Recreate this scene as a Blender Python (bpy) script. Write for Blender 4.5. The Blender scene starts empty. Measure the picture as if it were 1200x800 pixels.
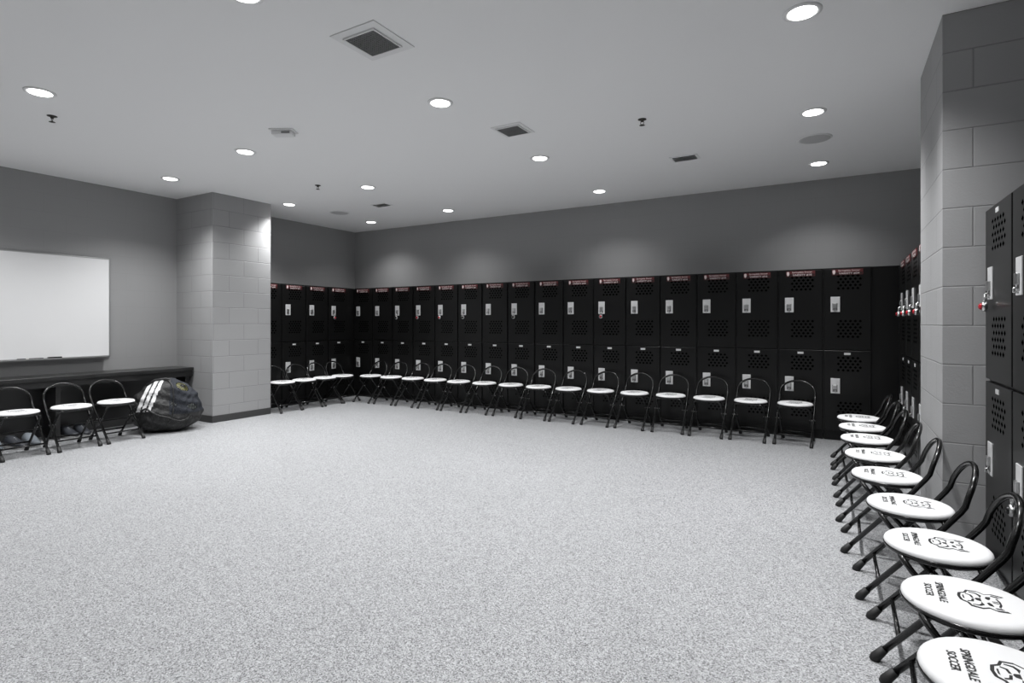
import bpy, bmesh, math, random
from mathutils import Vector, Matrix
random.seed(4)
scene = bpy.context.scene
COL = scene.collection

# ------------------------------------------------------------------ constants
CEIL = 2.81
XL, XR = -7.33, 1.05
YB, YN = 7.055, -2.6
LOCK_H = 1.787
LOCK_D = 0.395

# ------------------------------------------------------------------ materials
def pmat(name, col, rough=0.5, metal=0.0, emit=None, estr=0.0, spec=0.5, coat=0.0):
    m = bpy.data.materials.new(name); m.use_nodes = True
    b = m.node_tree.nodes['Principled BSDF']
    if isinstance(col, (int, float)): col = (col, col, col)
    b.inputs['Base Color'].default_value = (*col, 1)
    b.inputs['Roughness'].default_value = rough
    b.inputs['Metallic'].default_value = metal
    b.inputs['Specular IOR Level'].default_value = spec
    b.inputs['Coat Weight'].default_value = coat
    if emit:
        b.inputs['Emission Color'].default_value = (*emit, 1)
        b.inputs['Emission Strength'].default_value = estr
    return m

def add_noise_bump(m, scale, strength, dist=0.01):
    nt = m.node_tree; b = nt.nodes['Principled BSDF']
    tc = nt.nodes.new('ShaderNodeTexCoord')
    n = nt.nodes.new('ShaderNodeTexNoise'); n.inputs['Scale'].default_value = scale
    n.inputs['Detail'].default_value = 4
    bp = nt.nodes.new('ShaderNodeBump'); bp.inputs['Strength'].default_value = strength
    bp.inputs['Distance'].default_value = dist
    nt.links.new(tc.outputs['Object'], n.inputs['Vector'])
    nt.links.new(n.outputs['Fac'], bp.inputs['Height'])
    nt.links.new(bp.outputs['Normal'], b.inputs['Normal'])

def cmu_mat(name, axis, base, joint=1.0):
    m = pmat(name, base, 0.55, spec=0.35)
    nt = m.node_tree; b = nt.nodes['Principled BSDF']; L = nt.links.new
    tc = nt.nodes.new('ShaderNodeTexCoord')
    sep = nt.nodes.new('ShaderNodeSeparateXYZ'); L(tc.outputs['Object'], sep.inputs[0])
    cmb = nt.nodes.new('ShaderNodeCombineXYZ')
    L(sep.outputs['Y' if axis == 'X' else 'X'], cmb.inputs['X'])
    L(sep.outputs['Z'], cmb.inputs['Y'])
    br = nt.nodes.new('ShaderNodeTexBrick')
    br.offset = 0.5; br.squash = 1.0
    br.inputs['Scale'].default_value = 1.0
    br.inputs['Brick Width'].default_value = 0.40
    br.inputs['Row Height'].default_value = 0.2007
    br.inputs['Mortar Size'].default_value = 0.0045 if joint > 0.5 else 0.003
    br.inputs['Mortar Smooth'].default_value = 0.6
    br.inputs['Bias'].default_value = 0.0
    c = base; j = joint
    br.inputs['Color1'].default_value = (c*(1-0.02*j), c*(1-0.02*j), c*(1-0.015*j), 1)
    br.inputs['Color2'].default_value = (c*(1+0.03*j), c*(1+0.03*j), c*(1+0.035*j), 1)
    br.inputs['Mortar'].default_value = (c*(1-0.22*j), c*(1-0.22*j), c*(1-0.22*j), 1)
    L(cmb.outputs[0], br.inputs['Vector'])
    L(br.outputs['Color'], b.inputs['Base Color'])
    ns = nt.nodes.new('ShaderNodeTexNoise'); ns.inputs['Scale'].default_value = 90
    ns.inputs['Detail'].default_value = 5
    L(tc.outputs['Object'], ns.inputs['Vector'])
    mm = nt.nodes.new('ShaderNodeMath'); mm.operation = 'MULTIPLY_ADD'
    L(br.outputs['Fac'], mm.inputs[0]); mm.inputs[1].default_value = -1.0
    m2 = nt.nodes.new('ShaderNodeMath'); m2.operation = 'MULTIPLY'
    L(ns.outputs['Fac'], m2.inputs[0]); m2.inputs[1].default_value = 0.35
    L(m2.outputs[0], mm.inputs[2])
    bp = nt.nodes.new('ShaderNodeBump'); bp.inputs['Strength'].default_value = 0.6*joint
    bp.inputs['Distance'].default_value = 0.004
    L(mm.outputs[0], bp.inputs['Height']); L(bp.outputs['Normal'], b.inputs['Normal'])
    return m

M_WX = cmu_mat('painted_block_x', 'X', 0.30, 0.22)
M_WY = cmu_mat('painted_block_y', 'Y', 0.30, 0.22)
M_PX = cmu_mat('painted_block_pier_x', 'X', 0.34, 1.0)
M_PY = cmu_mat('painted_block_pier_y', 'Y', 0.34, 1.0)

def floor_mat():
    m = pmat('speckled_epoxy_floor', 0.45, 0.45, spec=0.35)
    nt = m.node_tree; b = nt.nodes['Principled BSDF']; L = nt.links.new
    tc = nt.nodes.new('ShaderNodeTexCoord')
    v = nt.nodes.new('ShaderNodeTexVoronoi'); v.inputs['Scale'].default_value = 260
    L(tc.outputs['Object'], v.inputs['Vector'])
    cr = nt.nodes.new('ShaderNodeValToRGB'); e = cr.color_ramp.elements
    e[0].position = 0.0; e[0].color = (0.08, 0.082, 0.086, 1)
    e[1].position = 1.0; e[1].color = (0.58, 0.59, 0.60, 1)
    for p, c in ((0.14, 0.15), (0.32, 0.29), (0.6, 0.37), (0.85, 0.46)):
        x = e.new(p); x.color = (c*0.99, c, c*1.02, 1)
    sp = nt.nodes.new('ShaderNodeSeparateColor'); L(v.outputs['Color'], sp.inputs[0])
    L(sp.outputs[0], cr.inputs[0])
    n = nt.nodes.new('ShaderNodeTexNoise'); n.inputs['Scale'].default_value = 120; n.inputs['Detail'].default_value = 4
    n.inputs['Roughness'].default_value = 0.7
    L(tc.outputs['Object'], n.inputs['Vector'])
    r2 = nt.nodes.new('ShaderNodeValToRGB'); e = r2.color_ramp.elements
    e[0].position = 0.36; e[0].color = (0.80, 0.80, 0.80, 1)
    e[1].position = 0.62; e[1].color = (1.08, 1.08, 1.08, 1)
    L(n.outputs['Fac'], r2.inputs[0])
    mx = nt.nodes.new('ShaderNodeMix'); mx.data_type = 'RGBA'; mx.blend_type = 'MULTIPLY'
    mx.inputs[0].default_value = 1.0
    L(cr.outputs[0], mx.inputs[6]); L(r2.outputs[0], mx.inputs[7])
    L(mx.outputs[2], b.inputs['Base Color'])
    bp = nt.nodes.new('ShaderNodeBump'); bp.inputs['Strength'].default_value = 0.15; bp.inputs['Distance'].default_value = 0.001
    L(v.outputs['Distance'], bp.inputs['Height']); L(bp.outputs['Normal'], b.inputs['Normal'])
    return m

M_FLOOR = floor_mat()
M_CEIL = pmat('ceiling_paint', 0.86, 0.8, spec=0.2); add_noise_bump(M_CEIL, 120, 0.05, 0.002)
M_BASE = pmat('rubber_base', 0.045, 0.5)
M_BLK = pmat('locker_black_enamel', 0.006, 0.30, spec=0.32); add_noise_bump(M_BLK, 260, 0.04, 0.001)
M_HOLE = pmat('perforation_void', 0.0004, 0.9, spec=0.0)
M_CHR = pmat('brushed_steel', 0.62, 0.28, 1.0)
M_STEELW = pmat('satin_steel_plate', 0.78, 0.4, 0.4)
M_TUBE = pmat('black_powder_coat_tube', 0.006, 0.22, spec=0.5)
M_RUB = pmat('black_rubber', 0.010, 0.6)
M_SEAT = pmat('white_vinyl', 0.83, 0.4, spec=0.4); add_noise_bump(M_SEAT, 400, 0.05, 0.001)
M_INK = pmat('black_print', 0.015, 0.5)
M_RED = pmat('sign_red', (0.10, 0.014, 0.016), 0.5)
M_SGNW = pmat('sign_white', (0.72, 0.62, 0.61), 0.5)
M_SGNK = pmat('sign_dark', (0.025, 0.006, 0.007), 0.5)
M_LRED = pmat('lock_red', (0.40, 0.01, 0.02), 0.3)
M_WB = pmat('whiteboard_surface', 0.80, 0.25, spec=0.4)
M_ALU = pmat('aluminium_trim', 0.45, 0.4, 0.8)
M_BENCH = pmat('black_laminate', 0.022, 0.3)
M_TRIMW = pmat('white_trim', 0.75, 0.5)
M_LAMP = pmat('lamp_lens', 0.9, 0.5, emit=(1, 0.99, 0.98), estr=6)
M_VENTG = pmat('vent_grey', 0.20, 0.6)
M_VENTD = pmat('vent_dark', 0.03, 0.8)
M_BAG = pmat('nylon_black', 0.012, 0.5); add_noise_bump(M_BAG, 14, 0.8, 0.03)
M_BAGN = pmat('bag_navy_mesh', (0.014, 0.017, 0.024), 0.8); add_noise_bump(M_BAGN, 90, 0.8, 0.01)
M_BAGW = pmat('bag_white_stripe', 0.70, 0.5)
M_BALLY = pmat('ball_yellow', (0.16, 0.155, 0.05), 0.5)
M_BALLG = pmat('ball_grey', (0.07, 0.078, 0.075), 0.5)
M_SHOE = pmat('shoe_dark', (0.03, 0.033, 0.04), 0.5)
M_SHOE2 = pmat('shoe_grey', (0.18, 0.2, 0.22), 0.5)
M_SOLE = pmat('shoe_sole', 0.4, 0.6)
M_DRED = pmat('sprinkler_brass', (0.05, 0.045, 0.04), 0.4, 0.6)

# ------------------------------------------------------------------ mesh builder
class MB:
    def __init__(s): s.v = []; s.f = []; s.mi = []; s.sm = []; s.mats = []
    def mid(s, m):
        if m not in s.mats: s.mats.append(m)
        return s.mats.index(m)
    def add(s, vs, fs, m, smooth=False, M=None):
        o = len(s.v); k = s.mid(m)
        for p in vs:
            p = Vector(p)
            s.v.append(tuple(M @ p) if M else tuple(p))
        for f in fs:
            s.f.append([o + i for i in f]); s.mi.append(k); s.sm.append(smooth)
    def box(s, x0, x1, y0, y1, z0, z1, m, bev=0.0, M=None):
        if bev <= 0:
            vs = [(x0,y0,z0),(x1,y0,z0),(x1,y1,z0),(x0,y1,z0),(x0,y0,z1),(x1,y0,z1),(x1,y1,z1),(x0,y1,z1)]
            fs = [(0,3,2,1),(4,5,6,7),(0,1,5,4),(1,2,6,5),(2,3,7,6),(3,0,4,7)]
            s.add(vs, fs, m, False, M); return
        bm = bmesh.new(); bmesh.ops.create_cube(bm, size=1)
        for v in bm.verts:
            v.co = Vector(((x0+x1)/2 + v.co.x*(x1-x0), (y0+y1)/2 + v.co.y*(y1-y0), (z0+z1)/2 + v.co.z*(z1-z0)))
        bmesh.ops.bevel(bm, geom=bm.edges[:], offset=bev, segments=2, affect='EDGES', profile=0.5)
        s.bm(bm, m, False, M)
    def bm(s, bm, m, smooth, M=None):
        bm.verts.index_update()
        s.add([v.co.copy() for v in bm.verts], [[v.index for v in f.verts] for f in bm.faces], m, smooth, M)
        bm.free()
    def tube(s, pts, r, m, n=10, closed=False, M=None, rads=None):
        P = [Vector(p) for p in pts]; N = len(P)
        T = []
        for i in range(N):
            if closed: t = P[(i+1) % N] - P[i-1]
            else: t = P[min(i+1, N-1)] - P[max(i-1, 0)]
            T.append(t.normalized())
        a = Vector((0,0,1)) if abs(T[0].z) < 0.9 else Vector((1,0,0))
        u = T[0].cross(a).normalized(); vs = []
        for i in range(N):
            u = (u - T[i]*u.dot(T[i])).normalized(); w = T[i].cross(u)
            rr = rads[i] if rads else r
            for k in range(n):
                an = 2*math.pi*k/n
                vs.append(P[i] + u*math.cos(an)*rr + w*math.sin(an)*rr)
        fs = []
        for i in range(N if closed else N-1):
            j = (i+1) % N
            for k in range(n):
                fs.append((i*n+k, i*n+(k+1) % n, j*n+(k+1) % n, j*n+k))
        if not closed:
            fs.append(tuple(range(n))[::-1]); fs.append(tuple((N-1)*n+k for k in range(n)))
        s.add(vs, fs, m, True, M)
    def lathe(s, prof, c, m, n=32, smooth=True, M=None):
        vs = []; fs = []
        for r, z in prof:
            for k in range(n):
                a = 2*math.pi*k/n
                vs.append((c[0]+r*math.cos(a), c[1]+r*math.sin(a), c[2]+z))
        for i in range(len(prof)-1):
            for k in range(n):
                fs.append((i*n+k, i*n+(k+1) % n, (i+1)*n+(k+1) % n, (i+1)*n+k))
        fs.append(tuple(range(n))[::-1]); fs.append(tuple((len(prof)-1)*n+k for k in range(n)))
        s.add(vs, fs, m, smooth, M)
    def poly(s, pts2, z, m, M=None):
        s.add([(p[0], p[1], z) for p in pts2], [tuple(range(len(pts2)))], m, False, M)
    def ball(s, c, r, m, sc=(1,1,1), M=None, n=20):
        bm = bmesh.new(); bmesh.ops.create_uvsphere(bm, u_segments=n, v_segments=n//2+2, radius=r)
        for v in bm.verts: v.co = Vector((c[0]+v.co.x*sc[0], c[1]+v.co.y*sc[1], c[2]+v.co.z*sc[2]))
        s.bm(bm, m, True, M)
    def mesh(s, name, fixn=False):
        me = bpy.data.meshes.new(name); me.from_pydata(s.v, [], s.f)
        for m in s.mats: me.materials.append(m)
        me.polygons.foreach_set('material_index', s.mi)
        me.polygons.foreach_set('use_smooth', s.sm)
        me.update()
        if fixn:
            bm = bmesh.new(); bm.from_mesh(me); bmesh.ops.recalc_face_normals(bm, faces=bm.faces[:]); bm.to_mesh(me); bm.free()
        me.validate()
        return me

def obj(name, me, loc=(0,0,0), rz=0.0, parent=None):
    o = bpy.data.objects.new(name, me); COL.objects.link(o)
    o.location = loc; o.rotation_euler = (0, 0, rz)
    if parent: o.parent = parent
    return o

def text_mesh(body, height_m, mat, width=None, off=0.012):
    cu = bpy.data.curves.new('t', 'FONT'); cu.body = body; cu.align_x = 'CENTER'; cu.align_y = 'CENTER'
    cu.size = 1; cu.resolution_u = 2; cu.offset = off
    o = bpy.data.objects.new('t', cu); COL.objects.link(o)
    dg = bpy.context.evaluated_depsgraph_get(); dg.update()
    me = bpy.data.meshes.new_from_object(o.evaluated_get(dg))
    bpy.data.objects.remove(o)
    xs = [v.co.x for v in me.vertices]; ys = [v.co.y for v in me.vertices]
    sx = (width/(max(xs)-min(xs))) if width else height_m/(max(ys)-min(ys))
    sy = height_m/(max(ys)-min(ys))
    cx = (max(xs)+min(xs))/2; cy = (max(ys)+min(ys))/2
    vs = [((v.co.x-cx)*sx, (v.co.y-cy)*sy, 0) for v in me.vertices]
    fs = [list(p.vertices) for p in me.polygons]
    bpy.data.meshes.remove(me)
    return vs, fs

# ------------------------------------------------------------------ room shell
def wallbox(name, x0, x1, y0, y1, z0, z1, mx=M_WX, my=M_WY, bev=0.0):
    b = MB(); b.box(x0, x1, y0, y1, z0, z1, mx, bev)
    me = b.mesh(name)
    me.materials.append(my)
    for p in me.polygons:
        p.material_index = 0 if abs(p.normal.x) > abs(p.normal.y) else 1
    return obj(name, me)

T = 0.2
b = MB(); b.box(XL-T, XR+T, YN-T, YB+T, -0.1, 0, M_FLOOR); obj('floor', b.mesh('floor'))
b = MB(); b.box(XL-T, XR+T, YN-T, YB+T, CEIL, CEIL+0.1, M_CEIL); obj('ceiling', b.mesh('ceiling'))
wallbox('wall_back', XL, XR, YB, YB+T, 0, CEIL)
wallbox('wall_left', XL-T, XL, YN, YB, 0, CEIL)
wallbox('wall_right', XR, XR+T, YN, YB, 0, CEIL, M_PX, M_PY)
wallbox('wall_front', XL, XR, YN-T, YN, 0, CEIL)
# structural block columns
PLX, PLY0, PLY1 = -6.55, 3.99, 4.79
PRX, PRY0, PRY1 = 0.475, 3.60, 4.46
wallbox('wall_pier_left', XL, PLX, PLY0, PLY1, 0, CEIL, M_PX, M_PY)
wallbox('wall_pier_right', PRX, XR, PRY0, PRY1, 0, CEIL, M_PX, M_PY)

# baseboards (rubber cove base)
def base(name, segs):
    b = MB()
    for x0, x1, y0, y1 in segs:
        b.box(x0, x1, y0, y1, 0, 0.085, M_BASE, 0.003)
    obj(name, b.mesh(name))
base('baseboard_left', [(XL, XL+0.01, YN+0.01, PLY0)])
base('baseboard_pier_left', [(XL+0.01, PLX+0.01, PLY0-0.01, PLY0), (PLX, PLX+0.01, PLY0, PLY1)])
base('baseboard_pier_right', [(PRX-0.01, PRX, PRY0, PRY1), (PRX-0.01, 0.64, PRY0-0.01, PRY0)])
base('baseboard_front', [(XL, XR, YN, YN+0.01)])

# ------------------------------------------------------------------ lockers
def diamond_grid(b, cx, cz, nx, nz, dx, dz, w, h, y):
    for j in range(nz):
        for i in range(nx):
            x = cx + (i-(nx-1)/2)*dx + (0.25*dx if j % 2 else -0.25*dx)
            z = cz + (j-(nz-1)/2)*dz
            b.add([(x-w/2,y,z),(x,y,z-h/2),(x+w/2,y,z),(x,y,z+h/2)], [(0,1,2,3)], M_HOLE)

def locker_mesh(w):
    b = MB()
    b.box(0.006, w-0.006, 0.03, LOCK_D, 0, 0.09, M_BLK)
    b.box(0.0005, w-0.0005, 0.0, LOCK_D, 0.09, LOCK_H, M_BLK)
    for z0, z1 in ((0.105, 0.932), (0.946, 1.773)):
        H = z1-z0
        b.box(0.010, w-0.010, -0.018, 0.0, z0, z1, M_BLK, 0.003)
        yf = -0.0186
        # perforation groups
        diamond_grid(b, w*0.54, z0+H*0.835, 5, 5, w*0.10, 0.032, w*0.068, 0.027, yf)
        diamond_grid(b, w*0.54, z0+H*0.255, 5, 6, w*0.10, 0.032, w*0.068, 0.027, yf)
        # recessed lift handle: steel pan, pocket, latch
        hx, hz = w*0.25, z0+H*0.56
        b.box(hx-0.042, hx+0.042, -0.024, -0.018, hz-0.078, hz+0.078, M_STEELW, 0.002)
        b.box(hx-0.026, hx+0.020, -0.0246, -0.0238, hz-0.062, hz+0.010, M_VENTG)
        b.box(hx-0.020, hx+0.014, -0.036, -0.024, hz-0.035, hz+0.012, M_CHR, 0.003)
        b.tube([(hx, -0.024, hz-0.045), (hx, -0.040, hz-0.050), (hx, -0.040, hz-0.064), (hx, -0.024, hz-0.068)], 0.004, M_CHR, 6)
        # hinges + number plate
        for hzz in (z0+0.08, z1-0.08):
            b.box(w-0.012, w-0.004, -0.012, 0.0, hzz-0.03, hzz+0.03, M_BLK)
        b.box(w*0.5-0.028, w*0.5+0.028, -0.0205, -0.018, z1-0.042, z1-0.020, M_STEELW)
    return b.mesh('gym_locker')

T_TOP = text_mesh('Springdale Soccer', 0.020, None, 0.19)
def sign_mesh(num, w):
    b = MB(); sw = w*0.64
    b.box(-sw/2, sw/2, -0.0225, -0.018, -0.029, 0.029, M_RED)
    b.box(-sw/2+0.004, sw/2-0.004, -0.0228, -0.0224, -0.026, -0.001, M_SGNK)
    R = Matrix.Rotation(math.pi/2, 4, 'X')
    b.add(T_TOP[0], T_TOP[1], M_SGNW, False, Matrix.Translation((0.015, -0.0236, 0.014)) @ R)
    t = text_mesh('VARSITY #%d' % num, 0.021, None, 0.18)
    b.add(t[0], t[1], M_SGNW, False, Matrix.Translation((0.015, -0.0236, -0.014)) @ R)
    # little crest at left end
    b.add([(-sw/2+0.006,-0.0236,0.018),(-sw/2+0.006,-0.0236,-0.008),(-sw/2+0.018,-0.0236,-0.024),(-sw/2+0.030,-0.0236,-0.008),(-sw/2+0.030,-0.0236,0.018),(-sw/2+0.018,-0.0236,0.024)],
          [(0,1,2,3,4,5)], M_SGNW)
    return b.mesh('name_sign')

def padlock_mesh(mat):
    b = MB()
    b.tube([(-0.013,0,0.0),(-0.013,0,0.025),(-0.009,0,0.035),(0,0,0.04),(0.009,0,0.035),(0.013,0,0.025),(0.013,0,0.0)], 0.0035, M_CHR, 7)
    R = Matrix.Rotation(math.pi/2, 4, 'X')
    b.lathe([(0.018,-0.011),(0.024,-0.008),(0.024,0.008),(0.018,0.011)], (0,-0.018,0), M_CHR, 20, True, R)
    b.lathe([(0.016,0.0),(0.016,0.005),(0.010,0.011)], (0,-0.018,0.010), mat, 20, True, R)
    return b.mesh('padlock')
PL_RED = padlock_mesh(M_LRED); PL_BLK = padlock_mesh(M_TUBE)

W = 0.426
LM = {}
def locker(x, y, rz, w, num=None, locks=()):
    if w not in LM: LM[w] = locker_mesh(w)
    o = obj('gym_locker', LM[w], (x, y, 0), rz)
    if num is not None:
        obj('name_sign', sign_mesh(num, w), (w/2, 0, 1.740), 0, o)
    for tier, me in locks:
        z0 = 0.105 if tier == 0 else 0.946
        obj('padlock', me, (w*0.25, -0.044, z0+0.827*0.56-0.093), 0, o)
    return o

LFY = YB-LOCK_D-0.005   # back row front plane
x_start = -6.93
nums = [1,2,3,4,5,6,7,8,9,10,11,12,14,15,16,18,24]
lockcfg = {2:PL_BLK, 3:PL_RED, 4:PL_RED, 5:PL_BLK, 7:PL_BLK, 10:PL_RED}
for i in range(17):
    lk = [(1, lockcfg[i])] if i in lockcfg else []
    locker(x_start+i*W, LFY, 0, W, nums[i], lk)
# left bank (faces +X)
LFX = XL+LOCK_D+0.005
for i in range(4):
    locker(LFX, 4.81+i*W, math.pi/2, W, 30+i, [(1, PL_RED)] if i == 3 else [])
# right alcove bank (faces -X)
RFX = 0.53
for i in range(4):
    locker(RFX, 6.19-i*W+0.0, -math.pi/2, W, 50+i, [(1, PL_RED), (0, PL_RED)] if i in (0,1) else [(1, PL_RED)])
def filler(x0, x1, y0, y1):
    b = MB(); b.box(x0, x1, y0, y1, 0.0, LOCK_H, M_BLK, 0.002)
    obj('locker_filler_panel', b.mesh('locker_filler_panel'))
filler(x_start+17*W, 0.62, LFY+0.01, LFY+0.03)
filler(RFX+0.01, RFX+0.03, 6.19, LFY+0.01)
filler(LFX-0.03, LFX-0.01, 4.81+4*W, LFY+0.01)
# near right bank
NFX = XR-LOCK_D-0.005+0.01
NW = 0.49
for i in range(7):
    locker(NFX, 3.58-i*NW, -math.pi/2, NW, None, [(1, PL_RED)] if i in (0,) else ([(0, PL_BLK)] if i == 1 else []))

# ------------------------------------------------------------------ folding stool
def stool_mesh():
    b = MB()
    SZ = 0.41
    side = [(-0.19, 0.02), (0.10, 0.365), (0.155, 0.44)]
    pts = [(0.165, y, z) for y, z in side]
    n = 16
    for k in range(n+1):
        a = math.pi*k/n
        x = 0.165*math.cos(a)
        s = math.sin(a)
        pts.append((x, 0.170+0.055*s, 0.465+0.145*s**0.8 if s > 1e-6 else 0.465))
    pts += [(-0.165, y, z) for y, z in side[::-1]]
    b.tube(pts, 0.0115, M_TUBE, 10)
    q = [(0.140, 0.20, 0.02), (0.140, -0.085, 0.335), (0.135, -0.105, 0.362), (0.115, -0.115, 0.372), (-0.115, -0.115, 0.372), (-0.135, -0.105, 0.362), (-0.140, -0.085, 0.335), (-0.140, 0.20, 0.02)]
    b.tube(q, 0.0105, M_TUBE, 10)
    b.tube([(-0.165, -0.125, 0.097), (0.165, -0.125, 0.097)], 0.008, M_TUBE, 8)
    b.tube([(-0.140, 0.135, 0.092), (0.140, 0.135, 0.092)], 0.008, M_TUBE, 8)
    b.tube([(-0.165, 0.105, 0.371), (0.165, 0.105, 0.371)], 0.007, M_TUBE, 8)
    for sx in (-1, 1):
        b.tube([(sx*0.128, 0.0, 0.24), (sx*0.180, 0.0, 0.24)], 0.006, M_CHR, 8)
        for x, y0, y1, z1 in ((0.165, -0.196, -0.168, 0.048), (0.140, 0.206, 0.178, 0.048)):
            b.tube([(sx*x, y0-0.004 if y0 < 0 else y0+0.004, 0.0), (sx*x, y0, 0.012), (sx*x, y1, z1)], 0.016, M_RUB, 10, rads=[0.017, 0.018, 0.0145])
    R = 0.163
    b.lathe([(0.10, -0.044), (R-0.012, -0.040), (R-0.002, -0.034), (R+0.002, -0.026), (R, -0.020)], (0, 0, SZ), M_TUBE, 40)
    prof = [(R-0.002, -0.024), (R, -0.016), (R-0.002, -0.009), (R-0.008, -0.003), (R-0.020, 0.0), (0.06, 0.0)]
    b.lathe(prof, (0, 0, SZ), M_SEAT, 40)
    z = SZ+0.0006
    def P(pts, cx, cy, s, zz, m): b.poly([(cx+x*s, cy+y*s) for x, y in pts], zz, m)
    cx, cy, s = 0.0, 0.035, 0.057
    head = [(-0.95,0.95),(-0.55,0.62),(-0.2,0.72),(0.2,0.72),(0.55,0.62),(0.95,0.95),(1.05,0.45),(0.85,0.15),(1.08,-0.15),(1.0,-0.6),(0.65,-0.72),(0.45,-0.98),(0,-1.05),(-0.45,-0.98),(-0.65,-0.72),(-1.0,-0.6),(-1.08,-0.15),(-0.85,0.15),(-1.05,0.45)]
    P(head[::-1], cx, cy, s, z, M_INK)
    P([(x*0.87, y*0.87) for x, y in head][::-1], cx, cy, s, z+0.0004, M_SEAT)
    zz = z+0.0008
    for sx in (-1, 1):
        def Q(pts, m=M_INK, z_=zz):
            pp = [(sx*x, y) for x, y in pts]
            P(pp if sx > 0 else pp[::-1], cx, cy, s, z_, m)
        Q([(0.62,0.62),(0.78,0.74),(0.82,0.42),(0.70,0.36)][::-1])
        Q([(0.14,0.22),(0.30,0.32),(0.60,0.36),(0.52,0.16),(0.28,0.10)][::-1])
        Q([(0.22,-0.10),(0.55,0.0),(0.78,-0.18),(0.80,-0.50),(0.71,-0.50),(0.65,-0.24),(0.48,-0.14)][::-1])
        Q([(0.05,-0.36),(0.40,-0.42),(0.50,-0.66),(0.40,-0.69),(0.32,-0.52),(0.05,-0.46)][::-1])
        Q([(0.05,0.62),(0.16,0.60),(0.10,0.36),(0.03,0.36)][::-1])
    P([(-0.2,-0.08),(0.2,-0.08),(0.14,-0.28),(0,-0.34),(-0.14,-0.28)][::-1], cx, cy, s, zz, M_INK)
    P([(-0.25,-0.76),(0.25,-0.76),(0.18,-0.83),(-0.18,-0.83)][::-1], cx, cy, s, zz, M_INK)
    for body, y, wd, h in (('SPRINGDALE', -0.062, 0.144, 0.020), ('SOCCER', -0.092, 0.092, 0.020)):
        t = text_mesh(body, h, None, wd, 0.024)
        b.add([(v[0], v[1]+y, z+0.0004) for v in t[0]], t[1], M_INK)
    return b.mesh('folding_stool')
SM = stool_mesh()
def stool(x, y, rz): return obj('folding_stool', SM, (x, y, 0.0), rz)
for i in range(15):
    stool(-0.36-0.42*i, 6.33+random.uniform(-.012,.012), random.uniform(-0.08, 0.08))
for i, y in enumerate((5.03, 5.39, 5.76, 6.11)):
    stool(-6.62, y, math.pi/2+random.uniform(-0.06, 0.06))
for x, y in ((-6.48, 2.10), (-6.48, 2.52), (-6.50, 2.92)):
    stool(x, y, math.pi/2+random.uniform(-0.05, 0.05))
RS = [(0.17,5.64),(0.18,5.16),(0.19,4.66),(0.21,4.12),(0.235,3.60),(0.285,3.06),(0.32,2.56),(0.335,2.09),(0.335,1.68),(0.335,1.22)]
for x, y in RS:
    stool(x, y, -math.pi/2+random.uniform(-0.05, 0.05))

# ------------------------------------------------------------------ whiteboard
b = MB()
y0, y1, z0, z1 = 0.80, 3.22, 0.831, 1.965
WX = XL+0.002
b.box(WX, WX+0.018, y0, y1, z0, z1, M_WB)
f = 0.012
for a in ((y0, y1, z1-f, z1), (y0, y1, z0, z0+f), (y0, y0+f, z0, z1), (y1-f, y1, z0, z1)):
    b.box(WX, WX+0.022, a[0], a[1], a[2], a[3], M_ALU, 0.002)
b.box(WX, WX+0.075, y0+0.05, y1-0.05, z0-0.012, z0-0.002, M_ALU, 0.002)
b.box(WX+0.068, WX+0.075, y0+0.05, y1-0.05, z0-0.012, z0+0.010, M_ALU)
wb = obj('whiteboard', b.mesh('whiteboard'))
b = MB()
b.tube([(WX+0.045, 2.46, z0+0.008), (WX+0.045, 2.58, z0+0.008)], 0.009, M_TUBE, 10)
b.tube([(WX+0.045, 2.36, z0+0.008), (WX+0.045, 2.43, z0+0.008)], 0.009, M_TUBE, 10)
b.box(WX+0.028, WX+0.062, 2.62, 2.74, z0-0.002, z0+0.022, M_TUBE, 0.003)
obj('marker', b.mesh('marker'), parent=wb)

# ------------------------------------------------------------------ bench / counter
b = MB()
BX = -6.93
b.box(XL+0.001, BX, -1.5, PLY0-0.012, 0.625, 0.665, M_BENCH, 0.004)
b.box(BX-0.06, BX-0.03, -1.5, PLY0-0.012, 0.555, 0.625, M_BENCH)
for yy in (-1.45, -0.1, 1.25, 2.6, 3.93):
    b.box(XL+0.012, BX-0.06, yy-0.02, yy+0.02, 0.0, 0.625, M_BENCH, 0.002)
b.box(XL+0.012, XL+0.03, -1.5, PLY0-0.012, 0.10, 0.625, M_BENCH)
obj('wall_counter_bench', b.mesh('wall_counter_bench'))

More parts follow.
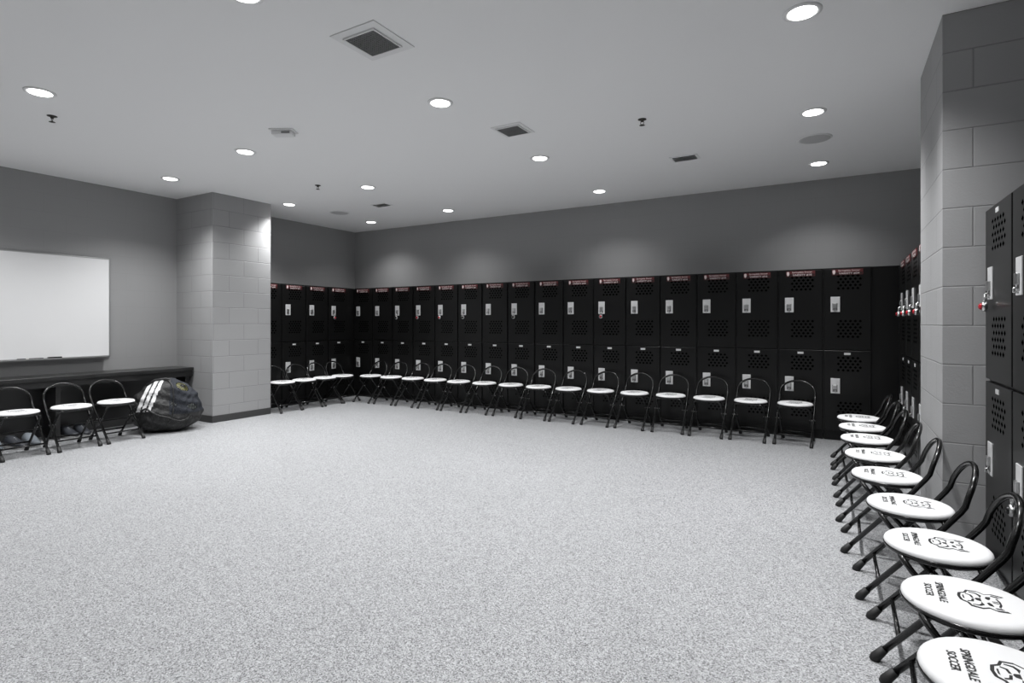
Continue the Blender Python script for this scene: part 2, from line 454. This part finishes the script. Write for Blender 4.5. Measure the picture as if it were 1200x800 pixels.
# ------------------------------------------------------------------ ball bag
def bag():
    b = MB(); e = 0.74
    def sp(v): return math.copysign(abs(v)**e, v)
    def shape(x, y, z, k=1.0):
        x, y, z = sp(x), sp(y), sp(z)
        wr = 1+0.045*math.sin(6*x+3*z)*math.cos(5*y+2)+0.03*math.sin(11*y+5*z+1)+0.025*math.sin(17*z+7*x)+0.012*math.sin(31*x-19*z)
        taper = 1-0.16*z - 0.05*z*z
        X = x*0.35*wr*taper*k; Y = y*0.245*wr*taper*k
        Z = 0.275+z*0.275*k*(1+0.05*math.sin(4*x+1.2)+0.03*math.sin(9*x+2*y))
        return Vector((X, Y, max(0.003, Z)))
    bm = bmesh.new(); bmesh.ops.create_uvsphere(bm, u_segments=180, v_segments=120, radius=1)
    for v in bm.verts: v.co = shape(*v.co)
    bm.verts.index_update()
    vs = [v.co.copy() for v in bm.verts]; A = []; Bf = []; C = []
    for f in bm.faces:
        c = f.calc_center_median(); idx = [v.index for v in f.verts]
        t = c.x - 0.38*(c.z-0.3)
        if c.z > 0.24 and c.y < 0.14 and any(abs(t-k) < 0.019 for k in (-0.245, -0.19, -0.135)): Bf.append(idx)
        elif c.x > 0.05 and c.z > 0.2: C.append(idx)
        else: A.append(idx)
    bm.free()
    o = len(b.v); b.v += [tuple(v) for v in vs]
    for lst, m in ((A, M_BAG), (Bf, M_BAGW), (C, M_BAGN)):
        k = b.mid(m)
        for f_ in lst: b.f.append([o+i for i in f_]); b.mi.append(k); b.sm.append(True)
    # balls bulging under the net end, each with net strands drawn over it
    for c, r, m in (((0.13, -0.09, 0.415), 0.105, M_BALLY), ((0.215, -0.10, 0.26), 0.11, M_BALLG), ((0.03, 0.0, 0.445), 0.10, M_BALLG), ((0.08, -0.135, 0.26), 0.105, M_BALLG)):
        b.ball(c, r, m, n=28)
        R = Matrix.Translation(c) @ Matrix.Rotation(0.6, 4, 'X') @ Matrix.Rotation(0.5, 4, 'Y')
        rr = r+0.002
        for k in range(8):
            a0 = math.pi*k/8
            b.tube([(rr*math.cos(t)*math.cos(a0), rr*math.cos(t)*math.sin(a0), rr*math.sin(t)) for t in [2*math.pi*j/28 for j in range(28)]], 0.0028, M_TUBE, 5, True, R)
        for k in range(-3, 4):
            z_ = rr*k/4; q = math.sqrt(rr*rr-z_*z_)
            b.tube([(q*math.cos(t), q*math.sin(t), z_) for t in [2*math.pi*j/28 for j in range(28)]], 0.0028, M_TUBE, 5, True, R)
    # strap, drawcord, seam piping following the body surface
    def path(fn, n=24, k=1.02): return [shape(*Vector(fn(i/(n-1))).normalized(), k) for i in range(n)]
    b.tube(path(lambda t: (-0.9+1.8*t, -1.0, -0.25+0.25*math.sin(6*t))), 0.010, M_BAG, 8)
    b.tube(path(lambda t: (0.02+0.1*math.sin(5*t), -1.0+1.1*t, -0.6+2.2*t)), 0.008, M_BAG, 8)
    b.tube([(-0.20,-0.05,0.50),(-0.12,-0.07,0.555),(0.0,-0.07,0.57),(0.08,-0.05,0.54),(0.12,-0.03,0.50)], 0.011, M_BAG, 8)
    # gathered throat
    b.lathe([(0.07, 0.0), (0.045, 0.03), (0.05, 0.045), (0.075, 0.06), (0.05, 0.055)], (0.02, 0.05, 0.50), M_BAG, 20)
    return b.mesh('ball_bag')
bg = obj('ball_bag', bag(), (-6.56, 3.46, 0.0), math.radians(56)); bg.scale = (0.94, 0.94, 1.04)

# ------------------------------------------------------------------ shoes
def shoe_mesh(m):
    b = MB(); n = 14; L = 0.28; secs = []
    for i in range(11):
        t = i/10; x = -L/2+L*t
        w = (0.034+0.016*math.sin(t*math.pi*0.9+0.3)) * (1 if 0.05 < t < 0.93 else 0.65)
        h = 0.10-0.055*max(0, min(1, (t-0.3)/0.45)) if t < 0.93 else 0.03
        if t < 0.05: h = 0.08
        secs.append((x, w, h))
    vs = []
    for x, w, h in secs:
        for k in range(n):
            a = 2*math.pi*k/n
            vs.append((x, w*math.cos(a), 0.018+h/2+h/2*math.sin(a)))
    fs = [(i*n+k, i*n+(k+1) % n, (i+1)*n+(k+1) % n, (i+1)*n+k) for i in range(10) for k in range(n)]
    fs += [tuple(range(n))[::-1], tuple(10*n+k for k in range(n))]
    b.add(vs, fs, m, True)
    sol = []
    for z in (0.0, 0.026):
        for x, w, h in secs: sol.append((x, w*1.05, z))
        for x, w, h in secs[::-1]: sol.append((x, -w*1.05, z))
    q = 22
    b.add(sol, [tuple(range(q))[::-1], tuple(range(q, 2*q))]+[(i, (i+1) % q, q+(i+1) % q, q+i) for i in range(q)], M_SOLE)
    b.lathe([(0.030, 0.0), (0.034, 0.012), (0.028, 0.014), (0.022, 0.004)], (-0.085, 0, 0.10), m, 16)
    for k in range(4):
        b.tube([(0.0+k*0.02-0.02, -0.022, 0.088-k*0.010), (0.0+k*0.02-0.02, 0, 0.103-k*0.010), (k*0.02-0.02, 0.022, 0.088-k*0.010)], 0.003, M_SOLE, 5)
    return b.mesh('athletic_shoe', True)
S1, S2 = shoe_mesh(M_SHOE), shoe_mesh(M_SHOE2)
for k, (x, y, a) in enumerate(((-6.92, 1.95, 0.1), (-6.9, 2.07, -0.1), (-6.88, 2.22, 0.2), (-6.9, 2.35, 0.0), (-7.05, 2.72, 0.1), (-7.05, 2.84, 0.0))):
    obj('athletic_shoe', S2 if k in (1, 3) else S1, (x, y, 0), a)

# ------------------------------------------------------------------ ceiling fixtures
def downlight_mesh():
    b = MB()
    b.lathe([(0.092, 0.0), (0.092, -0.004), (0.080, -0.010), (0.068, -0.006), (0.066, -0.002)], (0, 0, 0), M_TRIMW, 36)
    b.lathe([(0.067, -0.001), (0.066, -0.008), (0.040, -0.012), (0.001, -0.013)], (0, 0, 0), M_LAMP, 36)
    return b.mesh('recessed_downlight')
DM = downlight_mesh()
def downlight(x, y, power=100):
    o = obj('recessed_downlight', DM, (x, y, CEIL))
    ld = bpy.data.lights.new('lamp', 'SPOT'); ld.energy = power; ld.spot_size = math.radians(128); ld.spot_blend = 1.0
    ld.shadow_soft_size = 0.08; ld.color = (0.985, 0.99, 1.0)
    l = bpy.data.objects.new('lamp', ld); COL.objects.link(l); l.parent = o; l.location = (0, 0, -0.03)
for x in (-0.15, -2.47, -4.74):
    for y, p in ((6.32, 52), (4.76, 170), (3.20, 165), (1.66, 100), (0.10, 55), (-1.45, 75)):
        downlight(x, y, p)
for y, p in ((6.44, 55), (4.92, 125), (3.38, 145), (1.84, 100), (0.3, 60), (-1.25, 75)):
    downlight(-6.34, y, p)

def return_grille(x, y, s, si):
    b = MB()
    b.box(-s/2, s/2, -s/2, s/2, -0.006, 0, M_TRIMW, 0.002)
    b.box(-si/2, si/2, -si/2, si/2, -0.008, -0.006, M_VENTD)
    n = 14
    for k in range(n+1):
        p = -si/2+si*k/n
        b.box(p-0.0025, p+0.0025, -si/2, si/2, -0.013, -0.008, M_VENTG)
        b.box(-si/2, si/2, p-0.0025, p+0.0025, -0.013, -0.008, M_VENTG)
    fr = 0.008
    for a in ((-si/2-fr, si/2+fr, si/2, si/2+fr), (-si/2-fr, si/2+fr, -si/2-fr, -si/2), (-si/2-fr, -si/2, -si/2, si/2), (si/2, si/2+fr, -si/2, si/2)):
        b.box(a[0], a[1], a[2], a[3], -0.016, -0.006, M_TRIMW)
    obj('ceiling_return_grille', b.mesh('ceiling_return_grille'), (x, y, CEIL))
return_grille(-2.26, 2.31, 0.33, 0.215)
return_grille(-2.30, 3.95, 0.27, 0.195)

def diffuser(x, y):
    b = MB()
    b.box(-0.13, 0.13, -0.085, 0.085, -0.005, 0, M_TRIMW, 0.002)
    b.box(-0.105, 0.105, -0.060, 0.060, -0.007, -0.005, M_VENTD)
    for k in range(4):
        yy = -0.045+k*0.03
        b.add([(-0.105, yy-0.005, -0.018), (0.105, yy-0.005, -0.018), (0.105, yy+0.005, -0.007), (-0.105, yy+0.005, -0.007)], [(0,1,2,3)], M_TRIMW)
    obj('ceiling_supply_register', b.mesh('ceiling_supply_register'), (x, y, CEIL))
diffuser(-1.26, 5.46); diffuser(-5.30, 5.58)

M_SPK = pmat('speaker_grille', 0.52, 0.6)
def speaker(x, y):
    b = MB(); b.lathe([(0.135, 0), (0.135, -0.004), (0.125, -0.009)], (0,0,0), M_TRIMW, 40)
    b.lathe([(0.122, -0.0085), (0.115, -0.0105), (0.01, -0.0115)], (0,0,0), M_SPK, 40)
    obj('ceiling_speaker', b.mesh('ceiling_speaker'), (x, y, CEIL))
speaker(-0.16, 5.45); speaker(-6.19, 5.66)

b = MB()
b.box(-0.10, 0.10, -0.06, 0.06, -0.012, 0, M_TRIMW, 0.004)
b.box(-0.085, 0.085, -0.045, 0.045, -0.045, -0.012, M_TRIMW, 0.010)
b.box(0.0, 0.07, -0.0455, -0.044, -0.036, -0.020, M_VENTG)
obj('occupancy_sensor', b.mesh('occupancy_sensor'), (-3.95, 3.01, CEIL), 0.5)

def sprinkler(x, y):
    b = MB()
    b.lathe([(0.033, 0), (0.033, -0.003), (0.012, -0.010), (0.010, -0.02)], (0,0,0), M_DRED, 20)
    for s in (-1, 1): b.tube([(s*0.010,0,-0.015),(s*0.013,0,-0.03),(s*0.004,0,-0.045)], 0.0025, M_DRED, 6)
    b.lathe([(0.020,-0.045),(0.022,-0.047),(0.006,-0.050)], (0,0,0), M_DRED, 16)
    obj('fire_sprinkler', b.mesh('fire_sprinkler'), (x, y, CEIL))
sprinkler(-5.21, 1.90); sprinkler(-5.18, 4.41); sprinkler(-1.31, 4.26)

# ------------------------------------------------------------------ world, camera
w = bpy.data.worlds.new('World'); scene.world = w; w.use_nodes = True
w.node_tree.nodes['Background'].inputs[0].default_value = (0.5, 0.5, 0.5, 1)
w.node_tree.nodes['Background'].inputs[1].default_value = 0.3
cd = bpy.data.cameras.new('camera'); cam = bpy.data.objects.new('camera', cd); COL.objects.link(cam)
cam.location = (0, 0, 1.22); cam.rotation_euler = (math.pi/2, 0, math.radians(30.3))
cd.lens = 19.5; cd.sensor_width = 36; cd.shift_y = -22/1200; cd.clip_start = 0.02
scene.camera = cam
scene.view_settings.view_transform = 'Standard'
scene.view_settings.look = 'None'
scene.view_settings.exposure = 0.38
